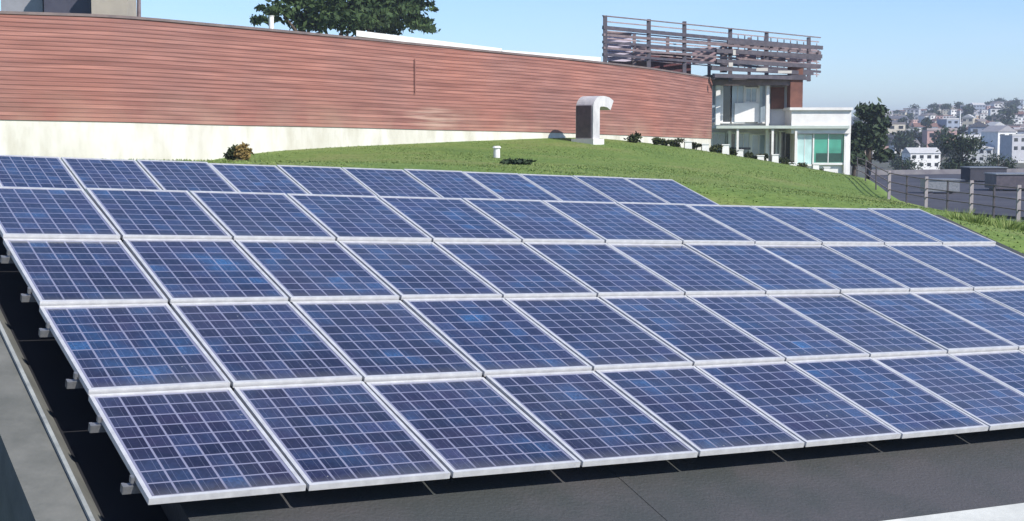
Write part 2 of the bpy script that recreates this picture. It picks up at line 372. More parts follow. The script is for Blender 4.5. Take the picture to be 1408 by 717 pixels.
# short grass blades over the part in view: nobody could count them
def blades(n):
    t = RNG.random(n)
    y = 17 + 62 * RNG.random(n)**1.3
    xr = np.array([rail_x(v) for v in y]); x = -13 + (xr + 13) * RNG.random(n)
    ok = np.ones(n, bool)
    rel = np.c_[x - O1.x, y - O1.y]
    u = rel @ np.array([EX.x, EX.y]); v = rel @ np.array([EY.x, EY.y])
    ok &= ~((u > -1.2) & (u < 12.9) & (v < 6.6))
    rel = np.c_[x - O5.x, y - O5.y]; u5 = rel @ np.array([EX.x, EX.y]); v5 = rel @ np.array([EY.x, EY.y])
    ok &= ~((u5 > -1.3) & (u5 < 11.3) & (v5 < .3) & (v5 > -6))
    x, y = x[ok], y[ok]; z = gz(x, y); n = len(x)
    h = (.008 + .022 * RNG.random(n)) * (1 + .6 * np.sin(x * .9) * np.cos(y * .5)); wdt = .01 + .018 * RNG.random(n)
    a = RNG.random(n) * 6.283; lean = (RNG.random((n, 2)) - .5) * .08
    dx, dy = np.cos(a) * wdt, np.sin(a) * wdt
    V = np.empty((n, 3, 3)); V[:, 0] = np.c_[x - dx, y - dy, z - .01]; V[:, 1] = np.c_[x + dx, y + dy, z - .01]; V[:, 2] = np.c_[x + lean[:, 0], y + lean[:, 1], z + h]
    return V
def leafmesh(name, V, material, parent=None, org=(0, 0, 0), tone=None):
    n, k = V.shape[:2]; me = bpy.data.meshes.new(name)
    me.vertices.add(n*k); me.vertices.foreach_set('co', (V - np.array(org)).reshape(-1).astype(np.float32))
    me.loops.add(n*k); me.loops.foreach_set('vertex_index', np.arange(n*k, dtype=np.int32))
    me.polygons.add(n); me.polygons.foreach_set('loop_start', (np.arange(n)*k).astype(np.int32))
    me.update(); me.validate()
    at_ = me.attributes.new('tone', 'FLOAT', 'POINT')
    tone = RNG.random(n) if tone is None else tone
    at_.data.foreach_set('value', np.repeat(tone, k).astype(np.float32))
    me.materials.append(material); o = bpy.data.objects.new(name, me); COL.objects.link(o)
    if parent is not None: o.parent = parent
    else: o.location = org
    return o
bl = leafmesh('grass_blades', blades(130000), blade); tag(bl, 'short green grass growing over the roof mound', 'grass', kind='stuff')

# ------------------------------------------------------------------ roof round the big array
def slab(mb, u0, u1, v0, v1, w0, w1):
    mb.hexa([P1(u0, v0, w0), P1(u1, v0, w0), P1(u1, v1, w0), P1(u0, v1, w0), P1(u0, v0, w1), P1(u1, v0, w1), P1(u1, v1, w1), P1(u0, v1, w1)])
ROOFW = -.2
ul, vl = pix_uv(1330, 706, ROOFW); VLEDGE = vl
cu0 = pix_uv(125, 717, -.2)[0]; cu1 = pix_uv(0, 440, -.2)[0]; CUB = (cu0 + cu1) / 2
INN = (pix_uv(150, 690, -.36)[0] + pix_uv(19, 470, -.36)[0]) / 2
m = MB(); slab(m, .3, 12.7, VLEDGE, 6.15, -.6, ROOFW); slab(m, .05, .2995, VLEDGE, -.12, -.6, ROOFW)
ro = build('roof_membrane', m, membrane); tag(ro, kind='structure')
m = MB(); slab(m, .03 - 2.5, 13.5, VLEDGE - .9, VLEDGE - .003, -.75, ROOFW + .03)
lo = build('roof_ledge', m, ledge_m); tag(lo, kind='structure')
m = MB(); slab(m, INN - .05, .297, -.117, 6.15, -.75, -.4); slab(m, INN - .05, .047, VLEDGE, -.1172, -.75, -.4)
gu = build('roof_gutter', m, shade_mem); tag(gu, kind='structure')
CW = .30
cr = empty('roof_curb', P1(CUB, 0, -.75), 'grey concrete roof curb with a pale metal edge left of the solar array', 'curb')
m = MB(); m.hexa([P1(CUB - CW, VLEDGE, -.95), P1(INN, VLEDGE, -.42), P1(INN, 6.6, -.42), P1(CUB - CW, 6.6, -.95),
                  P1(CUB - CW, VLEDGE, -.23), P1(CUB - .005, VLEDGE, -.21), P1(CUB - .005, 6.6, -.21), P1(CUB - CW, 6.6, -.23)])
build('curb_body', m, curb_m, cr)
m = MB(); slab(m, CUB - .022, CUB + .004, VLEDGE, 6.6, -.207, -.185); build('edge_trim', m, flash, cr)
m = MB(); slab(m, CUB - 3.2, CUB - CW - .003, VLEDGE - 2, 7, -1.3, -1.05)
lr = build('lower_roof', m, shade_mem); tag(lr, kind='structure')
m = MB(); slab(m, CUB - 1.05, CUB - .98, VLEDGE - 1.2, 6.6, -1.046, -.96)
c2 = build('cable_tray', m, galv, org=P1(CUB - 1, 0, -1)); tag(c2, 'narrow grey metal strip on the dark lower roof beside the curb', 'cable tray')
m = MB()
for u in (3.4, 8.3): slab(m, u, u + .09, VLEDGE + .01, 6.1, ROOFW - .01, ROOFW + .004)
ls = build('membrane_laps', m, membrane); tag(ls, kind='structure')

# gravel strip along the right-hand end
gm = MB()
vs_ = np.linspace(-1.5, 4.4, 12)
for v in vs_:
    for u in (12.66, 13.5):
        p = P1(u, v, -.2); gm.v.append(Vector((p.x, p.y, max(ground(p.x, p.y) + .03, P1(u, v, -.33).z))))
for i in range(len(vs_) - 1): gm.f.append((2*i, 2*i+1, 2*i+3, 2*i+2))
gp = build('gravel_path', gm, gravel); tag(gp, kind='structure')

# ------------------------------------------------------------------ solar panels
def make_panel():
    root = empty('solar_panel', (0, 0, 0), 'blue', 'solar panel')
    fw, th, H = .026, .04, 1.44
    m = MB(); g = .011
    m.box((.5, g + fw/2, -th/2), 1 - 2*g, fw, th); m.box((.5, H - g - fw/2, -th/2), 1 - 2*g, fw, th)
    m.box((g + fw/2, H/2, -th/2 - .0006), fw, H - 2*g - 2*fw, th - .0012); m.box((1 - g - fw/2, H/2, -th/2 - .0006), fw, H - 2*g - 2*fw, th - .0012)
    build('frame', m, alu, root)
    m = MB(); m.box((.5, H/2, -.012), 1 - 2*g - 2*fw, H - 2*g - 2*fw, .012); build('cell_glass', m, cells, root)
    m = MB(); m.box((.5, 1.2, -.034), .14, .11, .03); build('junction_box', m, dark_steel, root)
    return root
proto = make_panel(); used = False
def place_panel(o, x, y, step, n_jit):
    # o: corner (local 0,0); x, y: edge vectors along the row and up the slope
    ex = x.normalized(); ez = x.cross(y).normalized(); ey = ez.cross(ex)
    y2 = y - ez * step
    ez = x.cross(y2).normalized(); ey = ez.cross(ex)
    M = Matrix((ex, ey, ez)).transposed().to_4x4()
    r = M.to_euler()
    return o + EN * step / 2, r, (x.length, y2.length / 1.44, 1)
ROWNAME = ['front row', 'second row from the front', 'third row from the front', 'fourth row from the front']
pl = []
for l in range(4):
    for d in range(12):
        n00, n10, n01, n11 = node(d, l), node(d+1, l), node(d, l+1), node(d+1, l+1)
        A, B, Cc, D = (P1(*q) for q in (n00, n10, n01, n11))
        x = ((B - A) + (D - Cc)) / 2; y = ((Cc - A) + (D - B)) / 2; c = (A + B + Cc + D) / 4
        o, r, s = place_panel(c - x/2 - y/2, x, y, .026 + random.uniform(-.006, .006), 0)
        pl.append((o, r, s, 'blue crystalline solar panel in the %s, %s from the left end' % (ROWNAME[l], ORD[d]), 'panels of the large front array'))
for d in range(11, -1, -1):
    A = P5(d, -1.54); o, r, s = place_panel(A, EX.copy(), EY * 1.54, .01, 0)
    pl.append((o, r, s, 'blue solar panel in the separate far row by the grass, %s from the right end' % ORD[10 - d] if d < 11 else None, 'panels of the separate far row'))
for (o, r, s, lab, grp) in pl:
    if lab is None: continue
    q = proto if not used else dup(proto)
    used = True
    q.location = o; r.x += random.gauss(0, .0025); r.y += random.gauss(0, .0025); q.rotation_euler = r; q.scale = s; q['label'] = lab; q['group'] = grp

# rails under the rows, their ends and clamps showing on the left
for l in range(4):
    for k, fr in enumerate((.2, .76)):
        v = ROWS[l] + fr * (ROWS[l+1] - ROWS[l])
        rr = empty('mounting_rail', P1(-.07, v, -.09), 'aluminium mounting rail ending %s on the left side of the %s' % (('low', 'high')[k], ROWNAME[l]), 'rail', 'rails under the solar panels')
        m = MB(); m.box(P1(5.98, v, -.075), 12.08, .045, .05, (EX, EY, EN)); build('rail_bar', m, galv, rr)
        m = MB(); m.box(P1(-.006, v, -.014), .02, .035, .04, (EX, EY, EN)); m.box(P1(-.05, v + .004, -.075), .02, .046, .052, (EX, EY, EN)); build('end_clamp', m, galv, rr)
        for q in range(7):
            m = MB(); m.box(P1(.5 + q*1.83, v, -.13), .05, .08, .075, (EX, EY, EN)); build('foot', m, galv, rr)
for k, fr in enumerate((-.3, -1.1)):
    rr = empty('mounting_rail', P5(-.05, fr, -.09), 'aluminium mounting rail beneath the %s half of the far row' % ('upper', 'lower')[k], 'rail', 'rails under the solar panels')
    m = MB(); m.box(P5(5.5, fr, -.075), 11.1, .045, .05, (EX, EY, EN)); build('rail_bar', m, galv, rr)
    for q in range(6):
        a = P5(.5 + q*2, fr, -.1); z = ground(a.x, a.y); m = MB(); m.bar((a.x, a.y, min(z, a.z - .1) - .1), a, .05); build('post', m, galv, rr)

# ------------------------------------------------------------------ red wall with concrete base
def catmull(pts, n):
    out = []
    for i in range(len(pts) - 1):
        p0, p1, p2, p3 = pts[max(i-1, 0)], pts[i], pts[i+1], pts[min(i+2, len(pts)-1)]
        for k in range(n):
            t = k / n; out.append(.5 * ((2*p1) + (p2 - p0)*t + (2*p0 - 5*p1 + 4*p2 - p3)*t*t + (3*p1 - p0 - 3*p2 + p3)*t**3))
    return out + [pts[-1]]
tops = [at(a, b, d) for a, b, c, d in WD]; bots = [at(a, c, d) for a, b, c, d in WD]
tops.insert(0, tops[0] + (tops[0] - tops[1]) * 1.6); bots.insert(0, bots[0] + (bots[0] - bots[1]) * 1.6)
for i, t in enumerate(tops): bots[i].x, bots[i].y = t.x, t.y
tops = catmull(tops, 8); bots = catmull(bots, 8)
arc = [0]
for a, b in zip(tops[:-1], tops[1:]): arc.append(arc[-1] + math.hypot(b.x - a.x, b.y - a.y))
def nrm(i):
    a, b = tops[max(i-1, 0)], tops[min(i+1, len(tops)-1)]; d = Vector((b.x - a.x, b.y - a.y, 0)).normalized(); return Vector((d.y, -d.x, 0))   # towards the camera
def sweep(lo, hi, front, back, uvz=False):
    m = MB(); n = len(tops)
    for i in range(n):
        f = nrm(i)
        for (z, off) in ((lo[i], front), (hi[i], front), (hi[i], -back), (lo[i], -back)):
            m.v.append(Vector((tops[i].x, tops[i].y, z)) + f * off)
    uv = []
    for i in range(n - 1):
        for a in range(4):
            b = (a + 1) % 4
            m.f.append((4*i + a, 4*i + b, 4*(i+1) + b, 4*(i+1) + a))
            uv += [(arc[i], m.v[4*i+a].z - lo[i]), (arc[i], m.v[4*i+b].z - lo[i]), (arc[i+1], m.v[4*(i+1)+b].z - lo[i+1]), (arc[i+1], m.v[4*(i+1)+a].z - lo[i+1])]
    m.f.append((0, 3, 2, 1)); uv += [(0, 0)] * 4; k = 4*(n-1); m.f.append((k, k+1, k+2, k+3)); uv += [(0, 0)] * 4
    m.uv = uv; return m
wl_ = empty('boundary_wall', (tops[20].x, tops[20].y, bots[20].z - 1), 'long curving red coursed wall on a pale concrete base behind the grass', 'wall')
zt = [t.z - .09 for t in tops]; zb = [b.z for b in bots]
build('cladding', sweep(zb, zt, .06, .25), wall_m, wl_)
build('concrete_base', sweep([z - 3 for z in zb], [z - .003 for z in zb], 0.03, .3), conc, wl_)
build('coping', sweep([z + .003 for z in zt], [z + .08 for z in zt], .09, .3), mat('coping_stone', (.2, .15, .14), (.13, .1, .1), scale=2), wl_)
# thin downpipe on the wall
i_ = min(range(len(tops)), key=lambda i: abs(tops[i].x - at(563, 100, 51.5).x))
dp = build('downpipe', MB().tube([at(563, 84, 0) * 0 + Vector((tops[i_].x, tops[i_].y, zt[i_] - .5)) + nrm(i_) * .12, Vector((tops[i_].x, tops[i_].y, zb[i_] + 1.3)) + nrm(i_) * .12], .022), mat('dull_red_paint', (.29, .13, .11), rough=.8), org=(tops[i_].x, tops[i_].y, zb[i_] + 1.3))
tag(dp, 'thin dark red pipe fixed upright on the red wall', 'pipe')

# ------------------------------------------------------------------ trees
def crown_leaves(clumps, n, size, flat=1.0):
    tot = sum(c[3] * c[4] * c[5] for c in clumps); Vs = []; T = []
    for (cx, cy, cz, rx, ry, rz) in clumps:
        k = max(30, int(n * rx * ry * rz / tot))
        d = RNG.normal(size=(k, 3)); d /= np.linalg.norm(d, axis=1, keepdims=True)
        r = RNG.random(k)**.45 * (1 + .18 * RNG.normal(size=k))
        p = d * r[:, None] * np.array([rx, ry, rz]) + np.array([cx, cy, cz])
        a = RNG.normal(size=(k, 3)); a[:, 2] *= flat; a /= np.linalg.norm(a, axis=1, keepdims=True)
        b = np.cross(a, RNG.normal(size=(k, 3))); b /= np.linalg.norm(b, axis=1, keepdims=True)
        s = size * (.5 + RNG.random(k))[:, None]
        Vs.append(np.stack([p - a*s, p - b*s*.45, p + a*s, p + b*s*.45], 1))
        T.append(np.clip(RNG.random() * .5 + RNG.random(k) * .5, 0, 1))
    return np.concatenate(Vs), np.concatenate(T)
def tree(name, base, height, clumps, n, size, leafm, label, group, trunk_r=.25, flat=1.0, cat='tree'):
    base = Vector(base); t = empty(name, base, label, cat, group)
    m = MB(); top = base + Vector((0, 0, height * .8))
    m.tube([base, base + Vector((.1, 0, height*.3)), base + Vector((0, .1, height*.55)), top], [trunk_r, trunk_r*.8, trunk_r*.6, trunk_r*.25], 9)
    for c in clumps[:9]:
        z0 = base + Vector((0, 0, height * random.uniform(.25, .55))); q = Vector(c[:3])
        m.tube([z0, (z0 + q)/2 + Vector((0, 0, -.1*height*.2)), q], [trunk_r*.5, trunk_r*.3, trunk_r*.12], 6)
    build('trunk', m, bark, t, smooth=True)
    V, T = crown_leaves(clumps, n, size, flat)
    leafmesh('crown', V, leafm, t, tuple(base), T)
    return t
def blob_clumps(c, rx, rz, n, r0, seed):
    rg = np.random.default_rng(seed); out = []
    for i in range(n):
        d = rg.normal(size=3); d /= np.linalg.norm(d); q = rg.random()**.4
        r = r0 * (.6 + .8 * rg.random())
        out.append((c[0] + d[0]*q*rx, c[1] + d[1]*q*rx, c[2] + d[2]*q*rz, r*1.15, r*1.15, r*.75))
    return out
# broad crown behind the wall
D_ = 84; b0 = at(470, 200, D_); cl = []
rg = np.random.default_rng(3)
for px, py, r in [(360, 24, .45), (385, 14, .8), (410, 26, .9), (430, 6, 1.1), (445, 30, 1.0), (470, 10, 1.3), (480, 28, 1.1), (505, 5, 1.3), (515, 24, 1.1), (540, 8, 1.2), (545, 30, .9), (562, 14, .9), (572, 33, .7), (585, 38, .5), (350, 28, .35), (595, 42, .3), (570, 0, .8), (400, -5, 1.0), (440, -25, 1.5), (490, -35, 1.7), (535, -25, 1.4), (470, -60, 1.3), (560, -15, .9), (510, -55, 1.2), (420, 36, .8), (500, 38, 1.0), (535, 40, .8)]:
    p = at(px, py, D_ + rg.normal() * 1.4); cl.append((p.x, p.y, p.z, r*1.2, r*1.1, r*.6))
for k in range(26):   # outward sprays that make the edge ragged
    px, py = (rg.uniform(345, 380), rg.uniform(8, 34)) if k % 2 else (rg.uniform(565, 600), rg.uniform(5, 44))
    p = at(px, py, D_ + rg.normal()); cl.append((p.x, p.y, p.z, .34, .3, .12))
tree('evergreen_tree', (b0.x, b0.y, 1.0), 9.5, cl, 11000, .2, leaf_a, 'broad dark green tree showing above the red wall', None, .4)

def far_tree(px, pb, pt, d, wpx, seed, label, group='trees on the far hillside', leafm=leaf_b, n=900, up=.62):
    b = at(px, pb, d); top = at(px, pt, d); H = top.z - b.z; rx = wpx / F * d / 2
    cl = blob_clumps((b.x, b.y, b.z + H*up), rx*.72, H*(1-up)*.8, 14, rx*.36, seed)
    return tree('leafy_tree', b, H, cl, n, max(.12, H*.035), leafm, label, group, max(.12, H*.03))
far_tree(1193, 262, 132, 110, 74, 11, 'tall dark tree close behind the white kiosk', None, n=3500, up=.58)
far_tree(1172, 262, 150, 104, 50, 21, 'slim dark tree half hidden by the white kiosk', None, n=1800, up=.6)
far_tree(1322, 250, 186, 150, 74, 12, 'broad dark tree standing in front of the pink house', None, n=2600, up=.55)
far_tree(1240, 250, 212, 170, 60, 13, 'low round dark tree left of the broad dark tree', None, n=1500, up=.5)
far_tree(1372, 248, 212, 160, 52, 14, 'low dark tree right of the broad dark tree', None, n=1500, up=.5)

# ------------------------------------------------------------------ town ground, hill, far houses
m = MB(); m.add([(-2000, -200, -7), (2000, -200, -7), (2000, 3000, -7), (-2000, 3000, -7)], [(0, 1, 2, 3)])
tg = build('ground', m, terrain_m); tag(tg, kind='structure')
HP = [(90, -9), (220, -6.5), (300, -4), (350, -1.8), (400, -.4), (470, 1.8), (540, 4), (620, 7.4), (720, 12), (860, 16), (1100, 8), (1400, -9)]
def hz(x, y):
    d = y; z = np.interp(d, [a for a, b in HP], [b for a, b in HP])
    ang = x / y; f = np.clip((ang - .16) / .14, 0, 1); z2 = -9 + (z + 9) * (.68 + .32 * f * f)
    return float(z2 + .8 * math.sin(x * .021 + 1) * math.cos(y * .017))
m = MB(); nx, ny = 50, 60
for j in range(ny):
    y = 120 + (1380 - 120) * (j / (ny - 1))**1.4
    for i in range(nx): x = y * (-.35 + 1.15 * i / (nx - 1)); m.v.append(Vector((x, y, hz(x, y))))
for j in range(ny - 1):
    for i in range(nx - 1): a = j*nx + i; m.f.append((a, a+1, a+nx+1, a+nx))
hl = build('hill', m, hill_m, smooth=True); tag(hl, kind='structure')

def make_house(w, d, h, roof, nwin, floors):
    root = empty('hillside_house', (0, 0, 0), 'x', 'house')
    build('wall', MB().box((0, 0, h/2 - 1.5), w, d, h + 3), house_m, root)
    m = MB(); e = .35
    if roof == 'gable':
        m.add([(-w/2-e, -d/2-e, h), (w/2+e, -d/2-e, h), (w/2+e, d/2+e, h), (-w/2-e, d/2+e, h), (0, -d/2-e, h + w*.3), (0, d/2+e, h + w*.3)],
              [(0, 1, 4), (1, 2, 5, 4), (2, 3, 5), (3, 0, 4, 5), (3, 2, 1, 0)])
    elif roof == 'side':
        m.add([(-w/2-e, -d/2-e, h), (w/2+e, -d/2-e, h), (w/2+e, d/2+e, h), (-w/2-e, d/2+e, h), (-w/2-e, 0, h + d*.24), (w/2+e, 0, h + d*.24)],
              [(0, 1, 5, 4), (1, 2, 5), (2, 3, 4, 5), (3, 0, 4), (3, 2, 1, 0)])
    else:
        m.box((0, 0, h + .15), w + .3, d + .3, .3)
        m.box((0, -d/2 + .05, h + .55), w + .3, .25, .5)
    build('roof', m, houseroof_m, root)
    for f in range(floors):
        for k in range(nwin):
            x = -w/2 + w * (k + .5) / nwin; z = h * (f + .55) / floors
            build('window', MB().box((x, -d/2, z), w/nwin*.5, .16, h/floors*.42), glass_dark, root)
    return root
protos = [make_house(7.5, 10, 7, 'gable', 2, 2), make_house(9.5, 9, 6.5, 'flat', 3, 2), make_house(12, 9, 6, 'side', 4, 2), make_house(8, 10, 9.5, 'flat', 2, 3)]
for p in protos: p['group'] = 'houses on the far hillside'
firsts = set()
PAL = {'white': (.8, .79, .77), 'pale grey': (.5, .5, .53), 'cream': (.62, .56, .45), 'pink': (.58, .37, .33), 'grey blue': (.3, .34, .42), 'tan': (.42, .32, .25), 'dark grey': (.16, .16, .19)}
RPAL = [(.1, .1, .12), (.2, .18, .18), (.34, .33, .35), (.2, .11, .09), (.5, .5, .5)]
def house(k, px, pb, d, col, rcol, label, s=1, rz=0, onhill=True):
    p = at(px, pb, d); z = hz(p.x, p.y) if onhill else p.z
    q = protos[k] if k not in firsts else dup(protos[k]); firsts.add(k)
    q.location = (p.x, p.y, z if onhill else p.z); q.scale = (s, s, s); q.rotation_euler = (0, 0, rz); q['label'] = label
    for c in q.children:
        if c.name.startswith('wall'): c.color = (*col, 1)
        if c.name.startswith('roof'): c.color = (*rcol, 1)
    return q
house(1, 1291, 207, 330, PAL['pink'], (.42, .36, .35), 'pink flat roofed house above the broad dark tree', .7, -.1, False)
house(2, 1243, 217, 320, PAL['white'], RPAL[1], 'long white house low on the hillside left of the pink house', .48, .05, False)
house(0, 1372, 208, 300, PAL['white'], RPAL[2], 'white gabled house low at the right edge of the hillside', .58, .3, False)
house(1, 1398, 210, 280, PAL['pale grey'], RPAL[4], 'pale grey flat house at the right edge of the photo', .5, .2, False)
house(0, 1345, 198, 360, PAL['grey blue'], RPAL[0], 'grey blue gabled house right of the pink house', .6, -.2, False)
house(2, 1266, 232, 250, PAL['white'], RPAL[4], 'low white house with a pale roof below the pink house', .45, .1, False)
house(3, 1228, 200, 400, PAL['cream'], RPAL[1], 'tall narrow cream house at the left of the hillside', .62, 0, False)
cnt = 0
rg = np.random.default_rng(21)
for d, n_, y0 in ((300, 13, 0), (340, 19, 0), (390, 23, 0), (440, 26, 0), (500, 27, 0), (560, 28, 0), (640, 30, 0), (730, 32, 0)):
    for i in range(n_):
        px = 1175 + (i + rg.uniform(.1, .9)) * (1520 - 1175) / n_; x = (px - 704) / F * d
        if d < 320 and px < 1340: continue
        key = list(PAL)[rg.choice(7, p=[.33, .2, .13, .08, .1, .09, .07])]; k = int(rg.choice(4)); p = at(px, 200, d)
        q = house(k, px, 200, d, PAL[key], RPAL[int(rg.integers(5))], 'small %s house in the crowded rows far up the hazy hillside' % key, rg.uniform(.3, .58), rg.uniform(-.6, .6), True)
        q['group'] = '%s houses far up the hillside' % key
for i in range(75):
    d = rg.uniform(260, 760); px = 1180 + rg.uniform(0, 340); p = at(px, 200, d); z = hz(p.x, p.y); rx = rg.uniform(1.6, 3.6); H = rg.uniform(4, 8)
    cl = blob_clumps((p.x, p.y, z + H*.6), rx*.7, H*.3, 7, rx*.5, i)
    tree('leafy_tree', (p.x, p.y, z - .5), H, cl, 260, .5, leaf_b, 'small dark tree among the hillside houses', 'small trees among the hillside houses', .2)
for px, py, d, w_, h_ in ((1378, 150, 740, 3.5, 6), (1392, 156, 720, 3, 5), (1362, 156, 735, 3, 5), (1283, 160, 700, 3, 5.5), (1300, 162, 690, 2.6, 4.5)):
    p = at(px, py, d); z = hz(p.x, p.y); H = max(h_, p.z - z); cl = blob_clumps((p.x, p.y, z + H*.65), w_, H*.3, 9, w_*.5, px)
    tree('leafy_tree', (p.x, p.y, z - .5), H, cl, 400, .5, leaf_b, 'dark tree breaking the skyline on the hilltop', 'dark trees on the hilltop skyline', .3)
m = MB(); b = at(1319, 200, 420); zz = hz(b.x, b.y); t_ = at(1319, 152, 420); m.tube([(b.x, b.y, zz - .3), (b.x, b.y, t_.z)], [.28, .18])
pole = build('mast', m, white, org=(b.x, b.y, zz)); tag(pole, 'slender pale mast rising from the hillside houses', 'mast')

# neighbouring dark flat roof beyond the railing
nb = empty('flat_roof_building', at(1330, 270, 70), 'low building with a dark flat roof beyond the railing', 'building')
def roofpt(px, py, z):    # where a sight line meets height z
    d0 = at(px, py, 1) - Vector((0, 0, CAMZ)); t = (z - CAMZ) / d0.z; return Vector((0, 0, CAMZ)) + d0 * t
ZR = -.6
q = [roofpt(1195, 286, ZR), roofpt(1560, 315, ZR), roofpt(1600, 238, ZR), roofpt(1196, 243, ZR)]
m = MB(); m.hexa([Vector((p.x, p.y, -7)) for p in q] + [Vector((p.x, p.y, ZR - .003)) for p in q]); build('wall', m, offwhite, nb)
m = MB(); m.hexa([Vector((p.x, p.y, ZR)) for p in q] + [Vector((p.x, p.y, ZR + .12)) for p in q]); build('roof', m, asphalt, nb)
m = MB(); m.bar(q[3] + Vector((0, 0, .3)), q[2] + Vector((0, 0, .3)), .3, .36); build('parapet', m, mat('dull_parapet', (.2, .19, .2), (.13, .12, .14), scale=1), nb)
for (px, py, sx, sy, sz, mt, lab) in ((1292, 266, 1.8, 1.2, .6, galv, 'grey metal unit on the dark flat roof behind the middle railing post'), (1388, 262, 2.2, 2, .8, dark_steel, 'dark boxy unit on the dark flat roof at the right edge'), (1352, 250, 2.4, 2, .8, asphalt, 'low dark unit on the dark flat roof behind the right railing')):
    p = roofpt(px, py, ZR + .12); t = empty('rooftop_unit', p, lab, 'rooftop unit')
    build('casing', MB().box(p + Vector((0, 0, sz/2 + .12)), sx, sy, sz), mt, t)
    for a in (-1, 1): build('foot', MB().box(p + Vector((a*sx*.35, 0, .06)), .2, sy*.9, .12), dark_steel, t)
    build('lid', MB().box(p + Vector((0, 0, sz + .155)), sx + .12, sy + .12, .06), galv, t)

# railing along the edge of the planted roof
rl = empty('edge_railing', (RAIL[2].x, RAIL[2].y, ground(RAIL[2].x, RAIL[2].y)), 'grey metal railing along the far right edge of the grass', 'railing')
pts = []
for i in range(len(RAIL) - 1):
    for k in range(2 if i else 3):
        t = k / (2 if i else 3); p = RAIL[i].lerp(RAIL[i+1], t); pts.append(Vector((p.x, p.y, ground(p.x, p.y))))
p = RAIL[-1]; pts.append(Vector((p.x, p.y, ground(p.x, p.y))))
for i, p in enumerate(pts):
    big = i >= 3 and i % 2 == 1
    build('post', MB().box(p + Vector((0, 0, .42)), .09 if big else .04, .06, .95 if big else .86), mat('rail_post', (.36, .32, .33), (.28, .25, .26)) if big else dark_steel, rl)
for h in (.82, .55, .3):
    m = MB()
    for a, b in zip(pts[:-1], pts[1:]): m.bar(a + Vector((0, 0, h)), b + Vector((0, 0, h)), .028)
    build('rail', m, lilac_steel, rl)

# ------------------------------------------------------------------ glazed building at the end of the wall
def quadbox(mb, x0, y0, x1, y1, d, th=.12, d2=None):   # an upright slab that spans px x0..x1, py y0..y1 at depth d (d2 at the right end)
    d2 = d2 or d
    a, b = atY(x0, y1, d), atY(x1, y1, d2); zt_, zb_ = atY(x0, y0, d).z, a.z
    n = Vector((b.y - a.y, a.x - b.x, 0)).normalized(); a2, b2 = a - n*th, b - n*th
    mb.hexa([Vector((p.x, p.y, zb_)) for p in (a, b, b2, a2)] + [Vector((p.x, p.y, zt_)) for p in (a, b, b2, a2)])
    return mb
DB = 76.0
bd = empty('glazed_building', at(1030, 240, DB), 'two storey glazed building with white frames at the end of the red wall', 'building')
build('wall', quadbox(MB(), 976, 118, 1100, 262, DB + .8, 6), mat('pale_render', (.76, .74, .73), (.6, .58, .58), scale=.8), bd)  # pale wall render with a soft random mottle
build('roof', quadbox(MB(), 972, 103, 1108, 110, DB - .4, 7.4), dark_steel, bd)
build('fascia', quadbox(MB(), 974, 110.2, 1104, 117.5, DB - .2, 7), lilac_steel, bd)
for (a, b, c, d, mt) in [(978, 116, 990, 168, glass_blue), (994, 116, 1004, 168, glass_dark), (1006, 118, 1022, 168, glass_blue), (1026, 122, 1040, 140, glass_blue), (1044, 118, 1056, 168, glass_blue), (1060, 120, 1078, 150, redbrown),
                         (980, 184, 996, 220, glass_blue), (999, 184, 1010, 228, glass_dark), (1014, 184, 1030, 214, glass_blue), (1034, 186, 1052, 234, glass_blue), (1058, 184, 1066, 222, glass_dark), (1073, 182, 1086, 240, glass_dark)]:
    w_ = build('window' if mt is not redbrown else 'spandrel', quadbox(MB(), a, b, c, d, DB + .62, .12), mt, bd)
    if mt is not redbrown:
        m = MB()
        quadbox(m, a - 2, b - 1.8, c + 2, b, DB + .56, .2); quadbox(m, a - 2, d, c + 2, d + 2, DB + .54, .24)
        quadbox(m, a - 2.1, b, a, d, DB + .55, .22); quadbox(m, c, b, c + 2.1, d, DB + .55, .22)
        if c - a > 13: quadbox(m, (a+c)/2 - .4, b + .02, (a+c)/2 + .4, d - .02, DB + .58, .1)
        f_ = build('window_frame', m, white, w_, org=bd.location)
build('panel', quadbox(MB(), 1010, 142, 1043, 168, DB + .5, .1), white, bd)
for (a, b, c, d) in ((984, 112, 990, 172), (1052, 118, 1056, 240), (1001, 180, 1005, 236)):
    build('column', quadbox(MB(), a, b, c, d, DB, .3), white, bd)
build('column', quadbox(MB(), 1086, 92, 1103, 170, DB - .3, .9), redbrown, bd)
build('canopy', quadbox(MB(), 985, 173, 1168, 177, DB - 1.2, 1.9), palegreen, bd)
for x in (1012, 1060, 1092): build('canopy_post', quadbox(MB(), x, 178, x + 3, 246, DB - 1.1, .12), white, bd)
build('plinth', quadbox(MB(), 974, 236, 1098, 266, DB - .1, .6), offwhite, bd)
build('bench_rail', quadbox(MB(), 1010, 203, 1032, 206, DB + .1, .1), dark_steel, bd)

DK = 75.0
kk = empty('white_kiosk', at(1130, 245, DK), 'small white kiosk with a green corner window beside the dark tree', 'kiosk')
build('wall', quadbox(MB(), 1092, 184, 1168, 262, DK + .35, 4.2), white, kk)
build('upper_wall', quadbox(MB(), 1088, 152, 1170, 183.8, DK, 4.9), white, kk)
build('roof', quadbox(MB(), 1086, 148, 1173, 151.8, DK - .15, 5.3), white, kk)
w_ = build('window', quadbox(MB(), 1119, 184.5, 1160, 224, DK + .25, .15), glass_green, kk)
m = MB(); quadbox(m, 1117, 184, 1119, 226, DK + .2, .2); quadbox(m, 1160, 184, 1163, 238, DK + .12, .3); quadbox(m, 1138, 184.6, 1139.2, 223.8, DK + .22, .05); quadbox(m, 1119.1, 224.1, 1159.9, 227, DK + .18, .2)
build('window_frame', m, white, w_, org=kk.location)
w2 = build('window', quadbox(MB(), 1096, 185, 1116, 226, DK + .25, .14), glass_cyan, kk)
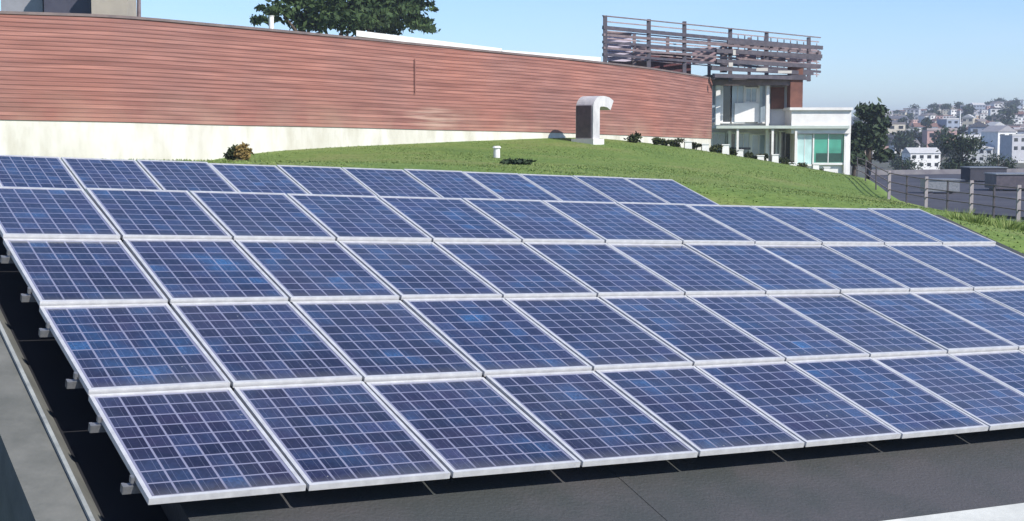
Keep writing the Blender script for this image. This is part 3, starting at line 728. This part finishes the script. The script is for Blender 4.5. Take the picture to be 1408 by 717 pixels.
m = MB(); quadbox(m, 1094, 184, 1095.8, 240, DK + .2, .2); quadbox(m, 1096, 226.2, 1116, 228.5, DK + .2, .2); quadbox(m, 1105.6, 185.2, 1106.4, 225.8, DK + .23, .05); build('window_frame', m, white, w2, org=kk.location)
build('interior_blind', quadbox(MB(), 1122, 211, 1157, 223, DK + .235, .01), mat('dark_green_blind', (.03, .09, .07), (.02, .06, .05), scale=3), kk)

# roof trellis: posts and long rails above the wall end
tr = empty('roof_trellis', at(960, 110, 72), 'purple grey steel trellis of posts and rails above the end of the wall', 'trellis')
TL = [(832, 22, 66.5), (866, 26, 67.8), (892, 28, 69), (941, 32, 71.5), (1004, 39, 74.5)]
def trl(px, off_y, back=0):
    xs = [a for a, b, c in TL] + [1130]; d = np.interp(px, xs, [c for a, b, c in TL] + [78.5]) + back
    return d
for px, yt in ((832, 22), (892, 27), (941, 30), (1004, 40), (1054, 44), (1112, 52)):
    d = trl(px, 0); build('post', MB().bar(at(px, yt, d), at(px, 112, d), .19), dark_steel, tr)
for k, (yl, yr, w_, mt) in enumerate(((22, 52, .05, lilac_steel), (38, 66, .17, dark_steel), (48, 74, .11, lilac_steel), (58, 82, .12, dark_steel), (66, 90, .1, lilac_steel), (75, 99, .12, dark_steel))):
    m = MB(); x0, x1 = (829, 1128); a, b = at(x0, yl, trl(x0, 0) - .15), at(x1, yr, trl(x1, 0) - .15)
    # follow the line of posts with short pieces
    N = 8; P_ = [at(x0 + (x1 - x0)*i/N, yl + (yr - yl)*(i/N), trl(x0 + (x1 - x0)*i/N, 0) - .15) for i in range(N + 1)]
    for a, b in zip(P_[:-1], P_[1:]): m.bar(a, b, .1, w_)
    build('rail', m, mt, tr)
for px, yt in ((872, 46), (918, 52), (975, 50), (1030, 52), (1085, 60)):
    d = trl(px, 0) + 3.2; build('post', MB().bar(at(px, yt, d), at(px, 112, d), .16), lilac_steel, tr)
for yl, yr in ((50, 70), (62, 84), (74, 94)):
    m = MB(); N = 8; x0, x1 = 850, 1122
    P_ = [at(x0 + (x1 - x0)*i/N, yl + (yr - yl)*(i/N), trl(x0 + (x1 - x0)*i/N, 0) + 3.2) for i in range(N + 1)]
    for a, b in zip(P_[:-1], P_[1:]): m.bar(a, b, .12, .12)
    build('rail', m, lilac_steel, tr)
for i, px in enumerate(range(1008, 1128, 13)):
    d = trl(px, 0); y = 50 + (px - 1008) * .13
    build('slat', MB().bar(at(px, y + 6, d - .4), at(px + 3, y + 8, d + 4), .1, .14), lilac_steel, tr)
ph = empty('brick_penthouse', at(920, 100, 74), 'dark maroon box on the roof inside the trellis', 'penthouse')
build('wall', quadbox(MB(), 893, 74, 950, 112, 72.6, 3, 74.6), maroon, ph)
build('roof', quadbox(MB(), 891, 70.5, 952, 73.8, 72.4, 3.4, 74.4), dark_steel, ph)
pinkm = mat('pinkish_board', (.42, .3, .32), (.3, .2, .23), scale=1.2)
for (x0, y0, x1, y1, mt) in ((872, 66, 890, 84, pinkm), (952, 66, 985, 88, pinkm), (990, 64, 1000, 100, lilac_steel), (1012, 70, 1040, 84, pinkm), (1046, 76, 1080, 90, lilac_steel), (1086, 74, 1118, 86, pinkm)):
    d = trl((x0 + x1)/2, 0) + 2.2; build('screen_board', quadbox(MB(), x0, y0, x1, y1, d, .06), mt, tr)
for yl, yr, x0, x1 in ((70, 78, 985, 1130), (84, 92, 985, 1128), (94, 101, 978, 1118), (58, 66, 1000, 1131), (104, 108, 980, 1112)):
    m = MB(); m.bar(at(x0, yl, 73.2), at(x1, yr, 75.5), .1, .2); build('rail', m, dark_steel, tr)
thinm = mat('thin_rail_paint', (.36, .29, .3), (.26, .2, .21), rough=.6, scale=2)
for yl, yr in ((30, 58), (43, 70), (53, 78), (62, 86), (70.5, 94.5), (79, 103)):
    m = MB(); N = 8; x0, x1 = 834, 1126
    P_ = [at(x0 + (x1 - x0)*i/N, yl + (yr - yl)*(i/N), trl(x0 + (x1 - x0)*i/N, 0) + 1.2) for i in range(N + 1)]
    for a, b in zip(P_[:-1], P_[1:]): m.bar(a, b, .06, .055)
    build('rail', m, thinm, tr)
for px in range(1006, 1128, 9):
    d = trl(px, 0) + 1.5; y = 46 + (px - 1006) * .12; build('slat', MB().bar(at(px, y, d), at(px, y + 46, d), .05), thinm if px % 2 else dark_steel, tr)
for x0, y0, x1, y1 in ((1002, 84, 1010, 92), (1040, 92, 1062, 98), (1070, 96, 1096, 101), (1008, 66, 1013, 76)):
    build('bracket', quadbox(MB(), x0, y0 + .28*(y1-y0), x0 + .72*(x1-x0), y1, 72.8, .1), offwhite, tr)
pk = empty('glass_screen', at(845, 80, 70), 'pale lilac screen panel behind the left end of the trellis', 'screen')
build('pane', quadbox(MB(), 836, 46, 868, 84, 69, .1, 70), mat('lilac_panel', (.5, .46, .56), (.42, .38, .48), scale=1), pk)
build('frame', quadbox(MB(), 835, 43, 869, 45.8, 68.9, .2, 69.9), lilac_steel, pk)

# ------------------------------------------------------------------ things behind the wall at the left
def rbox(name, x0, y0, x1, y1, d, th, mt, label, cat, cap=None):
    t = empty(name, at((x0+x1)/2, y1, d), label, cat)
    build('body', quadbox(MB(), x0, y0, x1, y1, d, th), mt, t)
    build('cap', quadbox(MB(), x0 - 1.5, y0 - 2.4, x1 + 1.5, y0 - .1, d - .1, th + .2), cap or mt, t)
    return t
rbox('chimney_stack', 127, -40, 176, 60, 52, 1.3, mat('beige_render', (.42, .37, .3), (.34, .3, .25), scale=1), 'beige block rising behind the wall left of the thin pole', 'chimney')
rbox('rooftop_shed', 62, -40, 125, 60, 53, 2.5, mat('slate_cladding', (.07, .07, .1), (.045, .045, .07), scale=1), 'dark slate coloured box behind the wall beside the beige block', 'shed')
rbox('rooftop_unit', 3, -40, 60, 60, 54, 2, mat('grey_casing', (.3, .3, .33), (.24, .24, .27), scale=1), 'grey box behind the wall at the top left corner', 'rooftop unit')
d = 54; pp = build('flagpole', MB().tube([at(191, 60, d), at(191, -60, d)], [.09, .06]), lilac_steel, org=at(191, 60, d)); tag(pp, 'thin grey pole behind the wall right of the beige block', 'pole')
d = 56; pp = build('vent_pipe', MB().tube([at(373, 60, d), at(373, 24, d), at(373, 22, d)], [.1, .1, .13]), white, org=at(373, 60, d)); tag(pp, 'short white pipe in front of the left side of the broad tree', 'pipe')
wb = empty('white_roof_building', at(600, 90, 78), 'building whose pale roof edge shows over the red wall', 'building')
build('roof', MB().hexa([at(490, 50, 74), at(690, 73, 84), at(690, 75, 95), at(490, 52, 85), at(490, 42, 74), at(690, 67, 84), at(690, 69, 95), at(490, 44, 85)]), white, wb)
build('wall', MB().hexa([at(495, 130, 74.5), at(690, 130, 84.5), at(690, 130, 94), at(495, 130, 84.5), at(495, 50.6, 74.5), at(690, 73.6, 84.5), at(690, 75.6, 94), at(495, 52.6, 84.5)]), offwhite, wb)
build('parapet', MB().hexa([at(690.3, 84, 82), at(826, 88, 88), at(826, 88, 91), at(690.3, 84, 85), at(690.3, 69, 82), at(826, 79, 88), at(826, 79, 91), at(690.3, 69, 85)]), white, wb)

# ------------------------------------------------------------------ gooseneck vent by the wall
vb = at(808, 189, 57); vz = ground(vb.x, vb.y); vt = empty('gooseneck_vent', (vb.x, vb.y, vz), 'white gooseneck roof vent with a dark side standing against the red wall', 'vent')
a45 = math.radians(47); VX = Vector((math.cos(a45), math.sin(a45), 0)); VY = Vector((-math.sin(a45), math.cos(a45), 0)); VZ = Vector((0, 0, 1))
wv, dv = .42, .9; prof = []
H0 = at(812, 150, 57).z - vz
path = [(0, 0), (0, H0 * .55), (0, H0)]
Rg = .3
for k in range(1, 9):
    t = math.radians(90) * k / 8; path.append((Rg * (1 - math.cos(t)), H0 + Rg * math.sin(t)))
path += [(Rg + .2, H0 + Rg), (Rg + .45, H0 + Rg - .04), (Rg + .68, H0 + Rg - .16)]
m = MB(); base = Vector((vb.x, vb.y, vz - .3)); n = len(path)
for i, (x, z) in enumerate(path):
    a = path[max(i-1, 0)]; b = path[min(i+1, n-1)]; dx, dz = b[0]-a[0], b[1]-a[1]; L = math.hypot(dx, dz); nx_, nz_ = -dz/L, dx/L
    z0 = z + (.3 if i else 0)
    for s_, t_ in ((-1, -1), (1, -1), (1, 1), (-1, 1)):
        m.v.append(base + VX * (x + nx_*s_*wv/2) + VZ * (z0 + nz_*s_*wv/2) + VY * t_*dv/2)
for i in range(n - 1):
    for a in range(4): b = (a+1) % 4; m.f.append((4*i+a, 4*(i+1)+a, 4*(i+1)+b, 4*i+b))
m.f.append((0, 1, 2, 3)); k = 4*(n-1); m.f.append((k+3, k+2, k+1, k))
build('duct', m, mat('dull_white_metal', (.62, .6, .6), (.42, .41, .42), rough=.5, scale=2.5, stretch=(1, 1, .4)), vt)
m = MB(); m.box(Vector((vb.x, vb.y, vz + .05)), wv + .25, dv + .25, .22, (VX, VY, VZ)); build('base', m, white, vt)
lv = MB(); cc = Vector((vb.x, vb.y, vz)) - VX * (wv/2 + .03)
lv.box(cc + VZ * (H0*.55 + .1), .05, dv * .86, H0 * .95, (VX, VY, VZ)); build('shaded_side_sheet', lv, dark_steel, vt)  # flat dark sheet: shade of the vent's left side put into its colour

# small things on the grass
p = at(683, 210, 44); z = ground(p.x, p.y); t = empty('roof_marker', (p.x, p.y, z), 'small white post standing in the grass', 'marker')
build('post', MB().tube([(p.x, p.y, z - .1), (p.x, p.y, z + .3)], [.1, .1], 10), white, t); build('cap', MB().tube([(p.x, p.y, z + .303), (p.x, p.y, z + .36)], [.14, .1], 10), white, t)
p = at(711, 219, 38); z = ground(p.x, p.y)
cl = [(p.x + dx, p.y, z + .06, .2, .3, .08) for dx in (-.25, 0, .25)]; V, T = crown_leaves(cl, 300, .07)
o = leafmesh('low_plant', V, leaf_b, None, (p.x, p.y, z), T); tag(o, 'flat dark clump lying in the lawn below the white post', 'plant')
p = at(335, 216, 42.5); z = ground(p.x, p.y); t = empty('golden_shrub', (p.x, p.y, z), 'golden brown shrub against the concrete base at the start of the grass', 'shrub')
cl = [(p.x, p.y, z + .22, .2, .2, .16), (p.x - .08, p.y, z + .4, .14, .14, .11), (p.x + .1, p.y, z + .34, .14, .14, .1), (p.x + .03, p.y, z + .5, .1, .1, .07)]
V, T = crown_leaves(cl, 700, .07); leafmesh('foliage', V, leaf_c, t, tuple(t.location), T)
build('stem', MB().tube([(p.x, p.y, z - .1), (p.x, p.y, z + .4)], [.05, .03], 7), bark, t)
p = at(318, 214, 43); z = ground(p.x, p.y); t = empty('dark_shrub', (p.x, p.y, z), 'small dark shrub on the left of the golden shrub', 'shrub')
cl = [(p.x, p.y, z + .2, .2, .2, .15), (p.x + .1, p.y, z + .38, .15, .15, .12)]
V, T = crown_leaves(cl, 400, .06); leafmesh('foliage', V, leaf_d, t, tuple(t.location), T); build('stem', MB().tube([(p.x, p.y, z - .1), (p.x, p.y, z + .25)], [.04, .02], 7), bark, t)
m = MB(); q = [at(262, 220, 40.5), at(335, 218, 40.5), at(335, 212, 43), at(275, 214, 43)]
N = 6
for j in range(N):
    for i in range(N):
        a = q[0].lerp(q[1], i/(N-1)); b = q[3].lerp(q[2], i/(N-1)); c = a.lerp(b, j/(N-1)); m.v.append(Vector((c.x, c.y, ground(c.x, c.y) + .1 - .09*(j in (0, N-1)) + .05*math.sin(i*3+j))))
for j in range(N-1):
    for i in range(N-1): a = j*N+i; m.f.append((a, a+1, a+N+1, a+N))
so = build('bare_soil', m, soil); tag(so, kind='structure')

# foot of the wall and building: white blocks with dark low shrubs between
spots = [(868, 198), (893, 203), (915, 208), (938, 212), (962, 217), (985, 222), (1008, 228), (1032, 233), (1056, 239), (1080, 245), (1104, 249), (1128, 252)]
for i, (px, py) in enumerate(spots):
    d = 61 + (px - 868) / 260 * 11; px += random.uniform(-7, 7); p = at(px, py, d); z = ground(p.x, p.y); sz = random.uniform(.55, 1.05)
    lab = 'low dark shrub at the foot of the building, %s of the row from the left' % ORD[i]
    t = empty('low_shrub', (p.x, p.y, z), lab, 'shrub', 'dark shrubs along the edge of the lawn')
    cl = [(p.x + random.uniform(-.35, .35)*sz, p.y, z + .08 + .08*k*sz, .28*sz, .3*sz, .1*sz) for k in range(4)]; V, T = crown_leaves(cl, 320, .075)
    leafmesh('foliage', V, leaf_d, t, tuple(t.location), T); build('stem', MB().tube([(p.x, p.y, z - .1), (p.x, p.y, z + .2)], [.03, .02], 6), bark, t)
    if i >= 3:
        p = at(px + 12, py + 2, d); z = ground(p.x, p.y); hh = random.choice((.22, .3, .42))
        t = empty('kerb_block', (p.x, p.y, z), 'white concrete block at the edge of the lawn, %s of the row from the left' % ORD[i-3], 'block', 'white blocks along the edge of the lawn')
        m = MB(); m.hexa([Vector((p.x+sx*.17, p.y+sy*.17, z-.2)) for sx, sy in ((-1,-1),(1,-1),(1,1),(-1,1))] + [Vector((p.x+sx*.15, p.y+sy*.15, z+hh)) for sx, sy in ((-1,-1),(1,-1),(1,1),(-1,1))]); build('block', m, white, t)
        build('cap', MB().box((p.x, p.y, z + hh + .023), .36, .36, .04), white, t)
# tufts and stakes in the grass at the right edge
for i, (px, py, d) in enumerate(((1318, 318, 25), (1340, 322, 24.4), (1362, 321, 24.6), (1385, 325, 24), (1402, 318, 25))):
    p = at(px, py, d); z = ground(p.x, p.y)
    t = empty('grass_tuft', (p.x, p.y, z), 'tall tuft of grass at the right edge beyond the panels, %s from the left' % ORD[i], 'grass tuft', 'tall tufts beyond the right end of the array')
    k = 90; a = RNG.random(k)*6.283; r = .16*RNG.random(k)**.5; h = .1 + .14*RNG.random(k); x = p.x + np.cos(a)*r; y = p.y + np.sin(a)*r
    V = np.stack([np.c_[x - .012, y, np.full(k, z-.03)], np.c_[x + .012, y, np.full(k, z-.03)], np.c_[x + np.cos(a)*.14, y + np.sin(a)*.14, z + h]], 1)
    leafmesh('blades', V, blade, t, tuple(t.location))

# ------------------------------------------------------------------ haze
hm = bpy.data.materials.new('haze'); hm.use_nodes = True; hn = hm.node_tree.nodes
for x in list(hn): hn.remove(x)
ho = hn.new('ShaderNodeOutputMaterial'); pv = hn.new('ShaderNodeVolumePrincipled')
pv.inputs['Color'].default_value = (.8, .87, 1, 1); pv.inputs['Density'].default_value = .0005; pv.inputs['Anisotropy'].default_value = .2
hm.node_tree.links.new(pv.outputs[0], ho.inputs['Volume'])
m = MB(); m.box((0, 1400, 14), 4010, 3220, 60); hb = build('haze', m, hm); tag(hb, kind='stuff')
